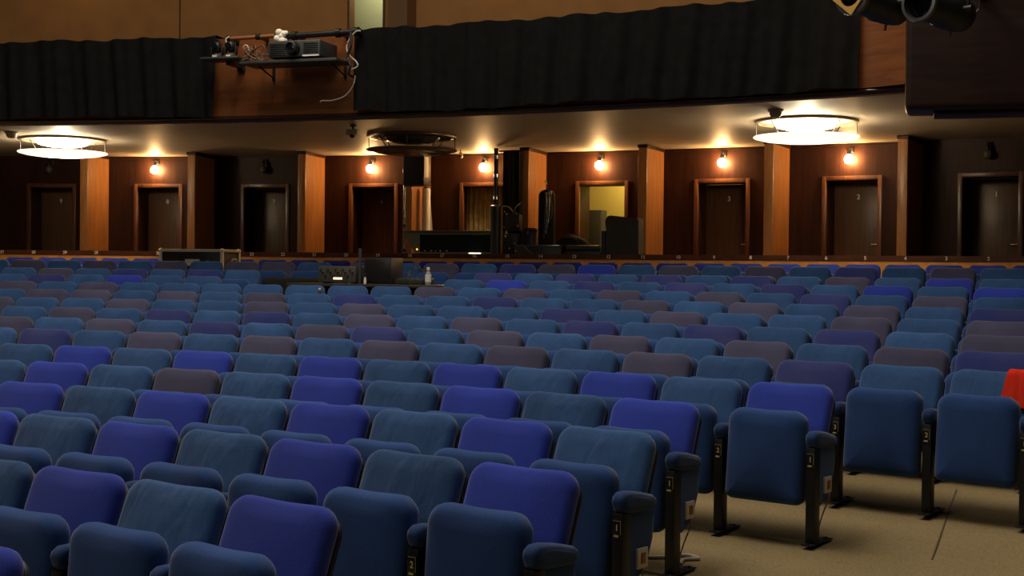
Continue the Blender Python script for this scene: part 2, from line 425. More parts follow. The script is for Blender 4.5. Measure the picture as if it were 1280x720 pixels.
# ------------------------------------------------------------------ doors
def at(o, p, ang): o.location = (p.x, p.y, LOGE+Z0); o.rotation_euler = (0, 0, ang)
H = -LOGE
NUM = ['9', '8', '7', '6', '5', '4', '3', '2', '1']
def door_frame(t, name='frame'):
    bm = BM()
    box(bm, -.455, -OW+.012, -.025, .035, 0, OT+H+.055, .006); box(bm, OW-.012, .455, -.025, .035, 0, OT+H+.055, .006)
    box(bm, -OW+.005, OW-.005, -.025, .035, OT+H-.012, OT+H+.055, .006)
    obj(name, bm, FRAMEWOOD, t)
for i in range(9):
    p, ang = bays[i]; no = NUM[i]
    t = bpy.data.objects.new('door_%s' % no, None); COL.objects.link(t); at(t, p, ang); t['kind'] = 'structure'
    door_frame(t)
    if no == '5':
        bm = BM(); N = 90; rows = []
        for z in (0.02, OT+H-.02):
            rows.append([bm.verts.new((-.40+.80*k/N, .20+.028*math.sin(k*.62), z)) for k in range(N+1)])
        back = [[bm.verts.new(v.co+Vector((0, .008, 0))) for v in r] for r in rows]
        for k in range(N):
            bm.faces.new((rows[0][k], rows[0][k+1], rows[1][k+1], rows[1][k])); bm.faces.new((back[0][k], back[1][k], back[1][k+1], back[0][k+1]))
        obj('curtain', bm, CURT, t)
        continue
    x0 = -OW+.01
    if no == '4':
        lf = bpy.data.objects.new('leaf', None)
        bm = BM(); box(bm, -.76, 0, -.045, 0, 0, OT+H-.02, .004)
        lf = obj('leaf', bm, DOORWOOD, t); lf.location = (OW-.02, REC-.02, 0); lf.rotation_euler = (0, 0, R_(-84))
        continue
    lf = obj('leaf', box(BM(), x0, OW-.01, .47, .515, 0, OT+H-.01, .004), DOORWOOD, t)
    bm = BM(); cyl(bm, (.30, .47, 1.05), (.30, .42, 1.05), .011); cyl(bm, (.305, .42, 1.05), (.20, .42, 1.05), .010); ball(bm, (.30, .42, 1.05), .013)
    cyl(bm, (.30, .47, 1.05), (.30, .458, 1.05), .026)
    obj('handle', bm, BRASS, lf)
    o = link('number', text_mesh(no, .105, WHITE), lf); o.location = (-.02, .467, 1.78)
# small yellow room behind door 4, sage landing behind the doorway upstairs
p, ang = bays[5]
t = bpy.data.objects.new('wall_corridor', None); COL.objects.link(t); at(t, p, ang); t['kind'] = 'structure'
bm = BM(); box(bm, -1.5, 2.2, 1.6, 1.7, 0, 2.6); box(bm, -1.6, -1.5, .58, 1.7, 0, 2.6); box(bm, 2.2, 2.3, .58, 1.7, 0, 2.6); box(bm, -1.6, 2.3, .58, 1.7, 2.5, 2.6)
obj('shell', bm, YELLOWWALL, t, False)
def lamp(name, kind, loc, energy, col=(1, 1, 1), size=.1, rot=None, **kw):
    L = bpy.data.lights.new(name, kind); L.energy = energy; L.color = col
    if kind == 'AREA':
        L.shape = 'DISK'; L.size = size
    elif kind in ('POINT', 'SPOT'): L.shadow_soft_size = size
    for k, v in kw.items(): setattr(L, k, v)
    o = bpy.data.objects.new(name, L); COL.objects.link(o); o.location = loc
    if rot: o.rotation_euler = rot
    return o
m = Matrix.Translation(t.location) @ Matrix.Rotation(ang, 4, 'Z')
lamp('corridor_light', 'POINT', m @ Vector((.4, 1.0, 2.3)), 40, (1, .80, .42), .1)
g = bpy.data.objects.new('grey_locker', None); COL.objects.link(g); g.location = m @ Vector((-.60, 1.28, 0)); g.rotation_euler = (0, 0, ang)
tag(g, 'grey metal locker standing in the yellow room behind the open doorway', 'locker')
obj('body', box(BM(), -.20, .18, 0, .30, 0.03, 1.66, .01), GREYEQ, g)
obj('locker_door', box(BM(), -.185, .165, -.015, .002, .06, 1.63, .004), simple('locker grey', (.055, .052, .035), .5), g)
obj('plinth', box(BM(), -.19, .17, .01, .29, 0, .035), BLACK, g)
lamp('landing_light', 'POINT', pol(33.8, 14.4, 5.3), 30, (1, .95, .62), .1)

# ------------------------------------------------------------------ wall lamps
LIT = [False, True, False, True, True, True, True, True, False]
LAMPD = [4.29, 7.72, 11.25, 14.71, 18.28, 21.82, 25.38, 28.84, 32.32]
for i in range(9):
    on = LIT[i]
    t = thing('wall_lamp', None, None, WALL*math.cos(R_(1.75))-.012, LAMPD[i], 1.70, 'bulb lamps on the rear wall')
    tag(t, ('lit' if on else 'unlit') + ' bare bulb wall lamp above ' + ('door %s' % NUM[i] if NUM[i] not in '45' else ('the open yellow doorway' if NUM[i] == '4' else 'the curtained doorway')), 'wall lamp')
    bm = BM(); box(bm, -.045, .045, -.012, .012, .10, .19, .008); tube(bm, [(0, -.01, .15), (0, -.07, .165), (0, -.095, .13)], .010)
    obj('bracket', bm, BLACKSTEEL, t)
    obj('socket', lathe(BM(), [(0, .065), (.026, .065), (.030, .08), (.030, .125), (.02, .14), (0, .14)], 16, ((0, -.095, 0), (0, 0, 1))), BLACKSTEEL, t)
    bm = BM(); lathe(bm, [(0, -.068), (.035, -.064), (.060, -.038), (.070, 0), (.060, .036), (.036, .060), (.024, .072), (0, .072)], 20, ((0, -.095, 0), (0, 0, 1)))
    obj('bulb', bm, LAMPON if on else LAMPOFF, t)

# ------------------------------------------------------------------ ceiling ring lights
def chandelier(R, d, on, label):
    t = thing('ceiling_ring_light', label, 'ceiling light', R, d, CEIL, 'round two tier ceiling lights')
    bm = BM(); lathe(bm, [(.60, 0.001), (.655, 0.001), (.66, -.012), (.655, -.035), (.61, -.040), (.60, -.02), (.60, 0.001)], 64); obj('ceiling_ring', bm, simple('bronze ring', (.12, .085, .05), .35, .5), t)
    bm = BM(); lathe(bm, [(0, -.006), (.40, -.006), (.415, -.03), (.37, -.085), (.25, -.115), (0, -.125)], 48); obj('inner_bowl', bm, CHANON if on else LAMPGLASS_OFF, t)
    bm = BM(); lathe(bm, [(.42, -.205), (.60, -.200), (.665, -.205), (.672, -.215), (.655, -.228), (.56, -.252), (.42, -.270), (.40, -.262), (.42, -.205)], 64); obj('lower_ring', bm, CHANDIM if on else LAMPGLASS_OFF, t)
    bm = BM(); lathe(bm, [(0, -.255), (.30, -.250), (.415, -.240), (.415, -.250), (.30, -.275), (0, -.285)], 48); obj('lower_dish', bm, CHANON if on else LAMPGLASS_OFF, t)
    if on: lamp('ring_lamp', 'POINT', pol(R, d, CEIL-.165), 75, (1, .80, .52), .07)
    for k in range(8):
        a = 2*PI*(k+.35)/8; c, s = math.cos(a), math.sin(a)
        if k % 2 == 0: cyl(b := BM(), (.635*c, .635*s, -.03), (.635*c, .635*s, -.21), .006, seg=8)
        else: cyl(b := BM(), (.44*c, .44*s, -.23), (.60*c, .60*s, -.035), .007, seg=8)
        obj('rod', b, BLACKSTEEL, t)
    return t
chandelier(29.75, 7.36, True, 'lit round ceiling light at the far left under the balcony')
chandelier(29.9, 18.16, False, 'unlit round ceiling light in the middle under the balcony')
chandelier(29.75, 29.35, True, 'lit round ceiling light on the right above door 2')
for (R, d, lab) in ((28.64, 6.84, 'small smoke detector beside the far left ceiling light'), (28.45, 29.39, 'small smoke detector in front of the ceiling light near door 2')):
    t = thing('smoke_detector', lab, 'smoke detector', R, d, CEIL, 'ceiling smoke detectors')
    obj('base', lathe(BM(), [(0, 0), (.095, 0), (.095, -.02), (.08, -.028), (0, -.028)], 24), simple('detector base', (.36, .32, .24), .5), t)
    obj('sensor', lathe(BM(), [(.078, -.025), (.07, -.07), (.045, -.095), (0, -.10)], 24), simple('detector grey', (.40, .36, .28), .5), t)
t = thing('ceiling_camera', 'small pale ceiling unit hanging before the unlit ceiling light', 'ceiling camera', 28.3, 17.75, CEIL)
obj('mount', lathe(BM(), [(0, 0), (.05, 0), (.05, -.03), (.02, -.035), (.02, -.07), (0, -.07)], 16), GREYEQ, t)
obj('housing', box(BM(), -.085, .085, -.06, .06, -.15, -.065, .015), simple('pale grey unit', (.62, .58, .44), .5), t)
obj('lens', ball(BM(), (0, -.03, -.155), .035), GLASSDK, t)

# ------------------------------------------------------------------ rail behind the last row
t = thing('seat_rail', 'dark wooden rail with pale seat numbers running behind the last seat row', 'rail', 31.5, 18, zfloor(31.5))
inv = Matrix.LocRotScale(t.location, t.rotation_euler, None).inverted()
def localise(bm): bmesh.ops.transform(bm, matrix=inv, verts=bm.verts); return bm
obj('skirt', localise(arcslab(BM(), 31.582, 31.70, 0, 37, zfloor(31.5), .158, .5)), SKIRTWOOD, t)
obj('cap_board', localise(arcslab(BM(), 31.572, 31.76, 0, 37, .156, .235, .5)), RAILWOOD, t)
missing = {27}
plates = [(32.92, 2), (31.92, 3), (30.92, 4)] + [(28.91+1.003*(6-k), k) for k in range(5, 33)]
for d, k in plates:
    if k in missing or d < 2.5: continue
    for ch in (1,):
        o = link('seat_number', text_mesh(str(k), .072, NUMW), t)
        o.matrix_local = inv @ (Matrix.Translation(pol(31.570, d, .197)) @ Matrix.Rotation(-R_(d), 4, 'Z'))

# ------------------------------------------------------------------ the folding seat (front towards -y, origin on the floor under the top of its back)
RECL = R_(21); PADT = R_(5); DZ = TOP-.85
def reclined(u, v, d):                      # back plane: v up from its lower edge, d thickness
    z0, y0 = .381, -.182
    return (u, y0 + v*math.sin(RECL) + d*math.cos(RECL), z0 + v*math.cos(RECL) - d*math.sin(RECL))
def back_me(mat):
    bm = BM(); slab(bm, round_rect(.500, .505,   .078, .05, 6, .004), .078, .034, (.016, .004), lambda u, v, d: reclined(u, v, d)); return to_mesh('backrest', bm, mat)
BACK = {k: back_me(m) for k, m in FAB.items()}
bm = BM(); slab(bm, round_rect(.488, .470, .070, .05, 5, .008), .022, .010, (0, 0), lambda u, v, d: reclined(u, v+.012, d+.046)); SHELLM = to_mesh('back_shell', bm, SHELL)
def padplace(u, v, d): return (u, -.318 + v*math.sin(PADT) + d*math.cos(PADT), .249 + v*math.cos(PADT) - d*math.sin(PADT))
bm = BM(); slab(bm, round_rect(.446, .490, .078, .045, 6, .004), .118, .046, (.012, .012), padplace); PADM = to_mesh('seat_pad', bm, PADCLOTH)
AX = .275
arm_out = [(-.350, .580), (-.358, .605), (-.350, .630), (-.325, .645), (-.28, .645), (-.20, .632), (-.11, .610), (-.088, .596), (-.085, .572), (-.095, .553), (-.12, .545), (-.22, .548), (-.30, .553), (-.338, .563)]
bm = BM(); slab(bm, [(y, z) for y, z in arm_out][::-1], .066, .022, (.004, .004), lambda u, v, d: (AX+d, u, v)); ARMM = to_mesh('armrest', bm, ARMCLOTH)
side_out = [(-.315, .555), (-.105, .555), (-.095, .50), (-.105, .42), (-.14, .345), (-.195, .285), (-.25, .255), (-.315, .25)]
def side_me(mat, th):
    bm = BM(); slab(bm, side_out, th, .012, (.003, .003), lambda u, v, d: (AX+d, u, v), 3); return to_mesh('side_panel', bm, mat)
SIDED, SIDEE = side_me(BLACKSTEEL, .034), side_me(PADCLOTH, .046)
bm = BM(); box(bm, AX-.026, AX+.026, -.350, -.285, -DZ+.006, .560, .005); LEGM = to_mesh('leg', bm, BLACKSTEEL)
bm = BM(); box(bm, AX-.031, AX+.031, -.390, -.130, 0, .008, .002)
for y in (-.378, -.150): cyl(bm, (AX, y, .006), (AX, y, .013), .009, seg=10)
FOOTM = to_mesh('foot_plate', bm, BLACKSTEEL)
bm = BM(); box(bm, AX-.022, AX+.022, -.3535, -.349, .455, .535, .001); PLATEM = to_mesh('number_plate', bm, simple('black plate', (.012, .012, .012), .3))
bm = BM()
for a in ((AX-.019, AX+.019, .529, .5303), (AX+.0178, AX+.019, .475, .53), (AX-.014, AX+.008, .463, .471)): box(bm, a[0], a[1], -.3545, -.353, a[2], a[3])
MARKM = to_mesh('plate_border', bm, GOLD)
def sock(th):
    bm = BM(); box(bm, AX+th, AX+th+.014, -.245, -.165, .315, .40, .003); a = to_mesh('socket', bm, PLASTICW)
    bm = BM(); box(bm, AX+th+.012, AX+th+.018, -.222, -.188, .335, .380, .002); b = to_mesh('switch', bm, ORANGE)
    return a, b
SOCK = sock(.022)
bm = BM(); tube(bm, [(AX+.03, -.20, .318), (AX+.032, -.205, .27), (AX+.02, -.225, .22), (AX+.012, -.26, .15), (AX+.012, -.29, .075)], .004, 6); SCABLE = to_mesh('socket_cable', bm, CABLEG)

ORD = ['zeroth', 'first', 'second', 'third', 'fourth', 'fifth', 'sixth', 'seventh', 'eighth', 'ninth', 'tenth', 'eleventh', 'twelfth', 'thirteenth', 'fourteenth', 'fifteenth',
       'sixteenth', 'seventeenth', 'eighteenth', 'nineteenth', 'twentieth', 'twenty-first', 'twenty-second', 'twenty-third', 'twenty-fourth', 'twenty-fifth', 'twenty-sixth',
       'twenty-seventh', 'twenty-eighth', 'twenty-ninth', 'thirtieth', 'thirty-first']
CNAME = {'R': 'royal blue', 'T': 'teal blue', 'M': 'faded mauve', 'P': 'violet blue'}
BACKROWS = 'ABCDEFGHIJ'; FRONTROWS = 'PONMLK'
RS = random.Random(3)
for name, R, ztop, t0, i0, i1, cols in ROWS:
    nm = name[0]; left = name.endswith('l'); zf = ztop-TOP
    near = nm in 'JKLMNOP'
    for i in range(i0, i1):
        th = t0 - i*.55/R
        ci = min(i-i0, len(cols)-1); c = cols[ci]
        if nm in FRONTROWS:
            where = ('nearest the aisle' if i == 0 else '%s from the aisle' % ORD[i+1]) + ', ' + ('front row' if nm == 'P' else '%s row from the front' % ORD[FRONTROWS.index(nm)+1])
            if nm == 'P': where = 'at the near left corner, front row'
        else:
            k = BACKROWS.index(nm)+1; row = 'row against the rear rail' if k == 1 else '%s row from the rear rail' % ORD[k]
            if left: n = i1-i; where = '%s from the left, %s' % (ORD[n], row)
            else: n = i-i0+1; where = '%s from the right, %s' % (ORD[n], row)
        t = bpy.data.objects.new('theatre_seat', None); COL.objects.link(t); t.empty_display_size = .1
        t.location = (CX+R*math.sin(th), CY+R*math.cos(th), zf+Z0); t.rotation_euler = (0, 0, -th+R_(RS.uniform(-.6, .6)))
        tag(t, '%s folding theatre seat, %s' % (CNAME[c], where), 'seat', 'folding theatre seats in curved rows')
        link('backrest', BACK[c], t).location.z = DZ; link('back_shell', SHELLM, t).location.z = DZ
        pad = link('seat_pad', PADM, t); pad.location = (0, RS.uniform(-.006, .006), DZ)
        link('armrest', ARMM, t).location.z = DZ
        leg = link('leg', LEGM, t); leg.location.z = DZ
        if nm in 'GHIJKLMNOP':
            end = (i == 0 and nm in 'JKLMNOP')
            sp = link('side_panel', SIDEE if end else SIDED, t); sp.location.z = DZ
            link('foot_plate', FOOTM, leg).location.z = -DZ
            if near and i < 5:
                pl = link('number_plate', PLATEM, leg); link('plate_border', MARKM, leg)
                o = link('seat_number', text_mesh(str(i+1), .036, GOLD), leg); o.location = (AX, -.3536, .50)
                so = link('socket', SOCK[0], sp); link('switch', SOCK[1], sp)
                if i == 0: link('socket_cable', SCABLE, sp)
        if nm == 'J' and i == 0: SEAT_RED = t

# red cloth over the last seat on the right
bm = BM(); NU, NV = 10, 26; rows = []
prof = []
for v in (0.28, .34, .40, .45): prof.append((v, -.055))
prof += [(.485, -.050), (.508, -.030), (.514, 0), (.506, .04), (.49, .062), (.45, .070), (.38, .073), (.30, .076)]
pp = spline([Vector((p[0], p[1], 0)) for p in prof], 3)
for k, q in enumerate(pp):
    row = []
    for j in range(NU+1):
        u = .125+.135*j/NU - (.05*(1-k/len(pp)) if j == 0 else 0) - .02*(1-k/len(pp))
        w = .004*math.sin(j*1.9+k*.3)
        row.append(Vector(reclined(u, q.x+(.004 if True else 0), q.y + (w-.006 if q.y < 0 else w+.006))))
    rows.append(row)
vs = [[bm.verts.new(p) for p in r] for r in rows]
for a, b in zip(vs, vs[1:]):
    for j in range(NU): bm.faces.new((a[j], a[j+1], b[j+1], b[j]))
bmesh.ops.solidify(bm, geom=bm.faces[:], thickness=.004)
o = obj('red_cloth', bm, REDCLOTH); o.location = SEAT_RED.location+Vector((0, 0, DZ)); o.rotation_euler = SEAT_RED.rotation_euler
tag(o, 'bright red cloth draped over the back of the blue seat at the right edge', 'cloth')

# ------------------------------------------------------------------ black drapes on the balcony front
def drape(label, d0, d1, zt, zb, seed):
    rs = random.Random(seed); n = int((d1-d0)*16); nz = 14
    ph = [rs.uniform(0, 6.3) for _ in range(6)]
    bm = BM(); grid = []
    for j in range(nz+1):
        f = j/nz; row = []
        for k in range(n+1):
            d = d0+(d1-d0)*k/n; s = d*R_(1)*26.9
            sk = s + .10*f*math.sin(s*.55+ph[3])
            a = .024+.030*f
            off = a*math.sin(sk*13+ph[0]+1.3*math.sin(sk*1.1+ph[1])) + .6*a*math.sin(sk*29+ph[2]+math.sin(sk*2.3)) + .02*math.sin(sk*2.1+ph[4])*f
            top = zt + .012*math.sin(s*5+ph[5]) + .008*math.sin(s*17)
            bot = zb + .018*math.sin(s*1.7+ph[1]) + .010*math.sin(s*9+ph[2])
            row.append(bm.verts.new(pol(26.90-abs(a)*1.2+off*.8, d, top+(bot-top)*f)))
        grid.append(row)
    for a, b in zip(grid, grid[1:]):
        for k in range(n): bm.faces.new((a[k], a[k+1], b[k+1], b[k]))
    # turned over the rail at the top
    over = [bm.verts.new(pol(27.14, d0+(d1-d0)*k/n, zt+.01)) for k in range(n+1)]
    for k in range(n): bm.faces.new((grid[0][k], grid[0][k+1], over[k+1], over[k]))
    bmesh.ops.solidify(bm, geom=bm.faces[:], thickness=.006)
    o = obj('black_drape', bm, BLACKCLOTH); tag(o, label, 'drape', 'black drapes over the balcony front')
drape('black drape on the balcony front to the left of the projector', 1.0, 15.05, 2.955, 1.93, 1)
drape('long black drape on the balcony front to the right of the projector', 19.2, 32.42, 2.955, 1.93, 2)

# ------------------------------------------------------------------ projector shelf at the gap in the drapes
t = thing('equipment_shelf', 'dark metal shelf bolted to the balcony front carrying the projector', 'shelf', 26.78, 17.75, 2.50)
bm = BM(); box(bm, -.66, .66, -.42, .02, 0, .035, .004); obj('shelf_board', bm, GREYEQ, t)
for x in (-.5, .5):
    bm = BM(); cyl(bm, (x, .18, -.10), (x, -.20, -.005), .010, seg=8); box(bm, x-.015, x+.015, .165, .195, -.13, .03); obj('bracket', bm, BLACKSTEEL, t)
SHELFT = t
t = thing('camera_platform', 'small dark platform beside the projector shelf carrying two round cameras', 'shelf', 26.70, 15.72, 2.585)
obj('platform_board', box(BM(), -.29, .24, -.30, .02, 0, .025, .004), GREYEQ, t)
bm = BM(); box(bm, -.03, .03, -.1, .24, -.05, .003); box(bm, -.05, .05, .235, .262, -.08, .05); obj('bracket', bm, BLACKSTEEL, t)
for k, (x, lab) in enumerate(((-.13, 'round black camera on the small platform, next to the left drape'), (.06, 'round black camera on the small platform, next to the projector shelf'))):
    p = Matrix.LocRotScale(t.location, t.rotation_euler, None) @ Vector((x, -.14, .025))
    c = bpy.data.objects.new('dome_camera', None); COL.objects.link(c); c.location = p; c.rotation_euler = t.rotation_euler
    tag(c, lab, 'camera', 'round cameras beside the projector')
    obj('base', lathe(BM(), [(0, 0), (.075, 0), (.08, .02), (.072, .05), (.05, .06), (0, .06)], 24), GREYEQ, c)
    bm = BM(); box(bm, -.082, -.062, -.03, .03, .045, .15, .008); box(bm, .062, .082, -.03, .03, .045, .15, .008); obj('yoke', bm, BLACK, c)
    obj('head', ball(BM(), (0, 0, .145), .072, (.86, 1, 1.05), 24, 16), BLACK, c)
    bm = BM(); lathe(bm, [(0, -.010), (.034, -.010), (.038, .0), (.038, .02), (0, .02)], 20, ((0, -.078, .15), (0, -1, 0))); obj('lens', bm, GLASSDK, c)
    bm = BM(); box(bm, -.03, .03, -.082, -.074, .012, .034); obj('label_strip', bm, WHITE, c)
# projector
p = Matrix.LocRotScale(SHELFT.location, SHELFT.rotation_euler, None) @ Vector((.10, -.20, .035))
t = bpy.data.objects.new('projector', None); COL.objects.link(t); t.location = p; t.rotation_euler = SHELFT.rotation_euler
tag(t, 'large dark grey projector on the shelf at the balcony front', 'projector')
obj('body', box(BM(), -.38, .33, -.20, .30, .03, .235, .018, 3), GREYEQ, t)
for x in (-.30, .26):
    for y in (-.12, .12): obj('foot', cyl(BM(), (x, y, 0), (x, y, .034), .025), BLACK, t)
bm = BM(); lathe(bm, [(0, .0), (.085, .0), (.085, .03), (.072, .05), (.072, .11), (.06, .115), (.055, .085), (0, .08)], 28, ((-.02, -.19, .132), (0, -1, 0))); obj('lens', bm, BLACK, t)
bm = BM(); ball(bm, (-.02, -.27, .132), .055, (1, .35, 1)); obj('lens_glass', bm, GLASSDK, t)
for x0, x1 in ((-.35, -.14), (.11, .30)):
    bm = BM()
    for k in range(6): box(bm, x0, x1, -.208, -.196, .055+.026*k, .068+.026*k, .003)
    obj('vent_grille', bm, BLACK, t)
obj('label_strip', box(BM(), .10, .32, -.215, -.20, .032, .050), CREAMP, t)
# pipes along the top
def rod(name, label, cat, R, d0, d1, z0, z1, r, mat, joints=()):
    t = thing(name, label, cat, R, (d0+d1)/2, z0)
    L = 2*R*math.sin(R_(d1-d0)/2)
    bm = BM(); cyl(bm, (-L/2, 0, 0), (L/2, 0, z1-z0), r, seg=14); obj('pipe', bm, mat, t)
    for x in joints:
        bm = BM(); lathe(bm, [(r, -.03), (r*1.5, -.03), (r*1.5, .03), (r, .03)], 16, ((x*L, 0, (x+.5)*(z1-z0)), (1, 0, 0)));  box(bm, x*L-.02, x*L+.02, 0, .255, -.02+(x+.5)*(z1-z0), .02+(x+.5)*(z1-z0)); obj('clamp', bm, BLACKSTEEL, t)
rod('brown_pipe', 'brown pipe clamped along the balcony top above the two round cameras', 'pipe', 26.72, 15.5, 17.15, 2.885, 2.90, .026, COPPER, (-.45, .1, .45))
rod('black_pipe', 'black pipe clamped along the balcony top above the projector', 'pipe', 26.72, 17.35, 19.5, 2.885, 2.90, .038, BLACKSTEEL, (-.4, .2, .45))
bm = BM(); rs = random.Random(5)
for k in range(9): ball(bm, (rs.uniform(-.06, .06), rs.uniform(-.02, .02), rs.uniform(-.05, .06)), rs.uniform(.03, .05), (1, .7, .9), 12, 8)
o = obj('white_rag', bm, CREAMP); o.location = pol(26.66, 17.25, 2.87); o.rotation_euler = (0, 0, -R_(17.25)); tag(o, 'crumpled white rag tied where the brown and black pipes meet', 'rag')
def cable(name, label, pts, r, mat):
    P = [pol(R, d, z) for R, d, z in pts]; c = P[0].copy()
    o = obj(name, tube(BM(), [p-c for p in P], r), mat); o.location = c; tag(o, label, 'cable'); return o
cable('white_cable', 'white cable looping down from the black pipe at the right drape', [(26.68, 19.55, 2.90), (26.66, 19.40, 2.88), (26.66, 19.18, 2.74), (26.66, 19.22, 2.62), (26.66, 19.45, 2.52), (26.66, 19.48, 2.46), (26.66, 19.25, 2.42)], .010, CABLEW)
cable('grey_cable', 'thin grey cable hanging in a curve below the projector shelf', [(26.72, 19.36, 2.36), (26.72, 19.30, 2.24), (26.74, 19.05, 2.12), (26.76, 18.65, 2.07), (26.76, 18.35, 2.07), (26.76, 18.3, 2.05)], .009, CABLEW)
cable('black_cable', 'black cables gathered at the right end of the projector shelf', [(26.64, 19.30, 2.88), (26.60, 19.36, 2.72), (26.60, 19.26, 2.58), (26.58, 19.36, 2.46), (26.6, 19.30, 2.36), (26.68, 19.36, 2.34)], .016, BLACK)
cable('curled_cable', 'white curled cable end between the round cameras and the projector', [(26.60, 16.18, 2.63), (26.6, 16.34, 2.66), (26.6, 16.30, 2.76), (26.6, 16.2, 2.77), (26.6, 16.17, 2.73)], .009, CABLEW)
cable('pipe_cable', 'pale cable hanging from the end of the brown pipe by the left drape', [(26.66, 15.68, 2.90), (26.62, 15.62, 2.86), (26.62, 15.68, 2.78), (26.6, 15.72, 2.72)], .010, CABLEW)
bm = BM(); rs = random.Random(9)
for k in range(7):
    a = rs.uniform(0, 6.28)
    tube(bm, [(rs.uniform(-.2, .2), rs.uniform(-.06, .02), rs.uniform(0.01, .04)), (rs.uniform(-.18, .18), rs.uniform(-.08, .02), rs.uniform(.06, .2)), (rs.uniform(-.18, .18), rs.uniform(-.08, .02), rs.uniform(.08, .22)), (rs.uniform(-.2, .2), rs.uniform(-.06, .02), rs.uniform(0.01, .05))], .008, 6)
o = obj('cable_tangle', bm, simple('brown cable', (.10, .045, .02), .5)); o.location = pol(26.55, 16.65, 2.535); o.rotation_euler = (0, 0, -R_(16.6)); tag(o, 'tangle of dark brown cables on the shelf left of the projector', 'cable')

# ------------------------------------------------------------------ theatre lanterns at the top right
def lantern(loc, label, gel):
    t = bpy.data.objects.new('stage_lantern', None); COL.objects.link(t); t.location = loc; t.rotation_euler = (0, 0, 0)
    tag(t, label, 'stage light', 'stage lanterns on the lighting bar')
    ax = Vector((-.74, -.66, .03)).normalized()          # towards the stage
    A = lambda s: Vector((0, 0, 0))+ax*s
    obj('barrel', lathe(BM(), [(0, -.36), (.085, -.36), (.115, -.33), (.125, -.25), (.125, -.08), (.110, -.06), (.110, .22), (.105, .23), (.100, .10), (0, .09)], 32, ((0, 0, 0), ax)), BLACK, t)
    obj('lens', lathe(BM(), [(0, .115), (.06, .108), (.098, .10)], 28, ((0, 0, 0), ax)), GLASSDK, t)
    obj('front_ring', lathe(BM(), [(.103, .19), (.128, .19), (.132, .205), (.128, .225), (.106, .228), (.103, .19)], 36, ((0, 0, 0), ax)), simple('worn steel ring', (.16, .15, .14), .4, .6), t)
    q = ax.to_track_quat('Z', 'Y').to_matrix()
    bm = BM()
    if gel:                                              # gold gel frame: a square plate with a round hole, corner down
        n = 48; outer, inner = [], []
        for k in range(n):
            a = 2*PI*k/n; b = (a % (PI/2))-PI/4; r = .098/math.cos(b)
            outer.append((r*math.cos(a+.1), r*math.sin(a+.1))); inner.append((.076*math.cos(a+.1), .076*math.sin(a+.1)))
        L = [[bm.verts.new(q @ Vector((x, y, z))) for x, y in pts] for pts, z in ((outer, .235), (outer, .245), (inner, .245), (inner, .235))]
        for i in range(4):
            a, b = L[i], L[(i+1) % 4]
            for k in range(n): bm.faces.new((a[k], a[(k+1) % n], b[(k+1) % n], b[k]))
        obj('gel_frame', bm, YELLOWP, t)
    s = ax.cross(Vector((0, 0, 1))).normalized(); bm = BM()
    pts = [s*.150+ax*-.15, s*.155+ax*-.15+Vector((0, 0, .12)), s*.10+ax*-.15+Vector((0, 0, .21)), s*-.10+ax*-.15+Vector((0, 0, .21)), s*-.155+ax*-.15+Vector((0, 0, .12)), s*-.150+ax*-.15]
    tube(bm, pts, .014, 8, False); obj('yoke', bm, BLACKSTEEL, t)
    bm = BM(); c = ax*-.15; cyl(bm, c+s*.12, c+s*.185, .022); obj('side_knob', bm, BLACK, t); bm = BM(); cyl(bm, c-s*.12, c-s*.185, .022); obj('side_knob', bm, BLACK, t)
    bm = BM(); c = ax*-.15+Vector((0, 0, .21)); cyl(bm, c, c+Vector((0, 0, .07)), .012); lathe(bm, [(.030, -.02), (.040, -.02), (.040, .02), (.030, .02), (.030, -.02)], 20, (c+Vector((0, 0, .10)), (1, 0, 0))); obj('hook_clamp', bm, BLACKSTEEL, t)
    bm = BM(); c = A(-.20)-Vector((0, 0, .11)); cyl(bm, c, c-Vector((.01, .0, .06)), .009); obj('shutter_lever', bm, simple('worn lever', (.30, .20, .14), .4, .3), t)
    bm = BM(); c = A(-.36); tube(bm, [c, c+Vector((.06, .03, .0)), c+Vector((.12, .02, .08)), c+Vector((.10, 0, .25))], .008, 6); obj('lamp_cable', bm, BLACK, t)
    bm = BM(); c = A(-.30)+Vector((.03, -.07, .05)); tube(bm, [c, c+Vector((.02, 0, -.05)), c+Vector((.05, 0, -.01))], .006, 6); obj('safety_clip', bm, YELLOWP, t)
    return ax
lantern(Vector((2.88, 9.15, Z0+1.815)), 'black stage lantern with a round open lens in front of the side box', False)
lantern(Vector((2.43, 9.15, Z0+1.855)), 'black stage lantern with a gold gel frame at the end of the drape', True)
t = bpy.data.objects.new('lighting_bar', None); COL.objects.link(t); t.location = (3.0, 9.25, Z0+2.145); tag(t, 'black lighting bar carrying the two stage lanterns beside the side box', 'lighting bar')
obj('bar', cyl(BM(), (-1.0, 0, 0), (2.6, 0, 0), .026), BLACKSTEEL, t)
for x in (.6, 1.9):
    bm = BM(); box(bm, x-.03, x+.03, -.03, 1.25-(x+3-3.07)*.31-.0, -.03, .03, .006); obj('bar_bracket', bm, BLACKSTEEL, t)

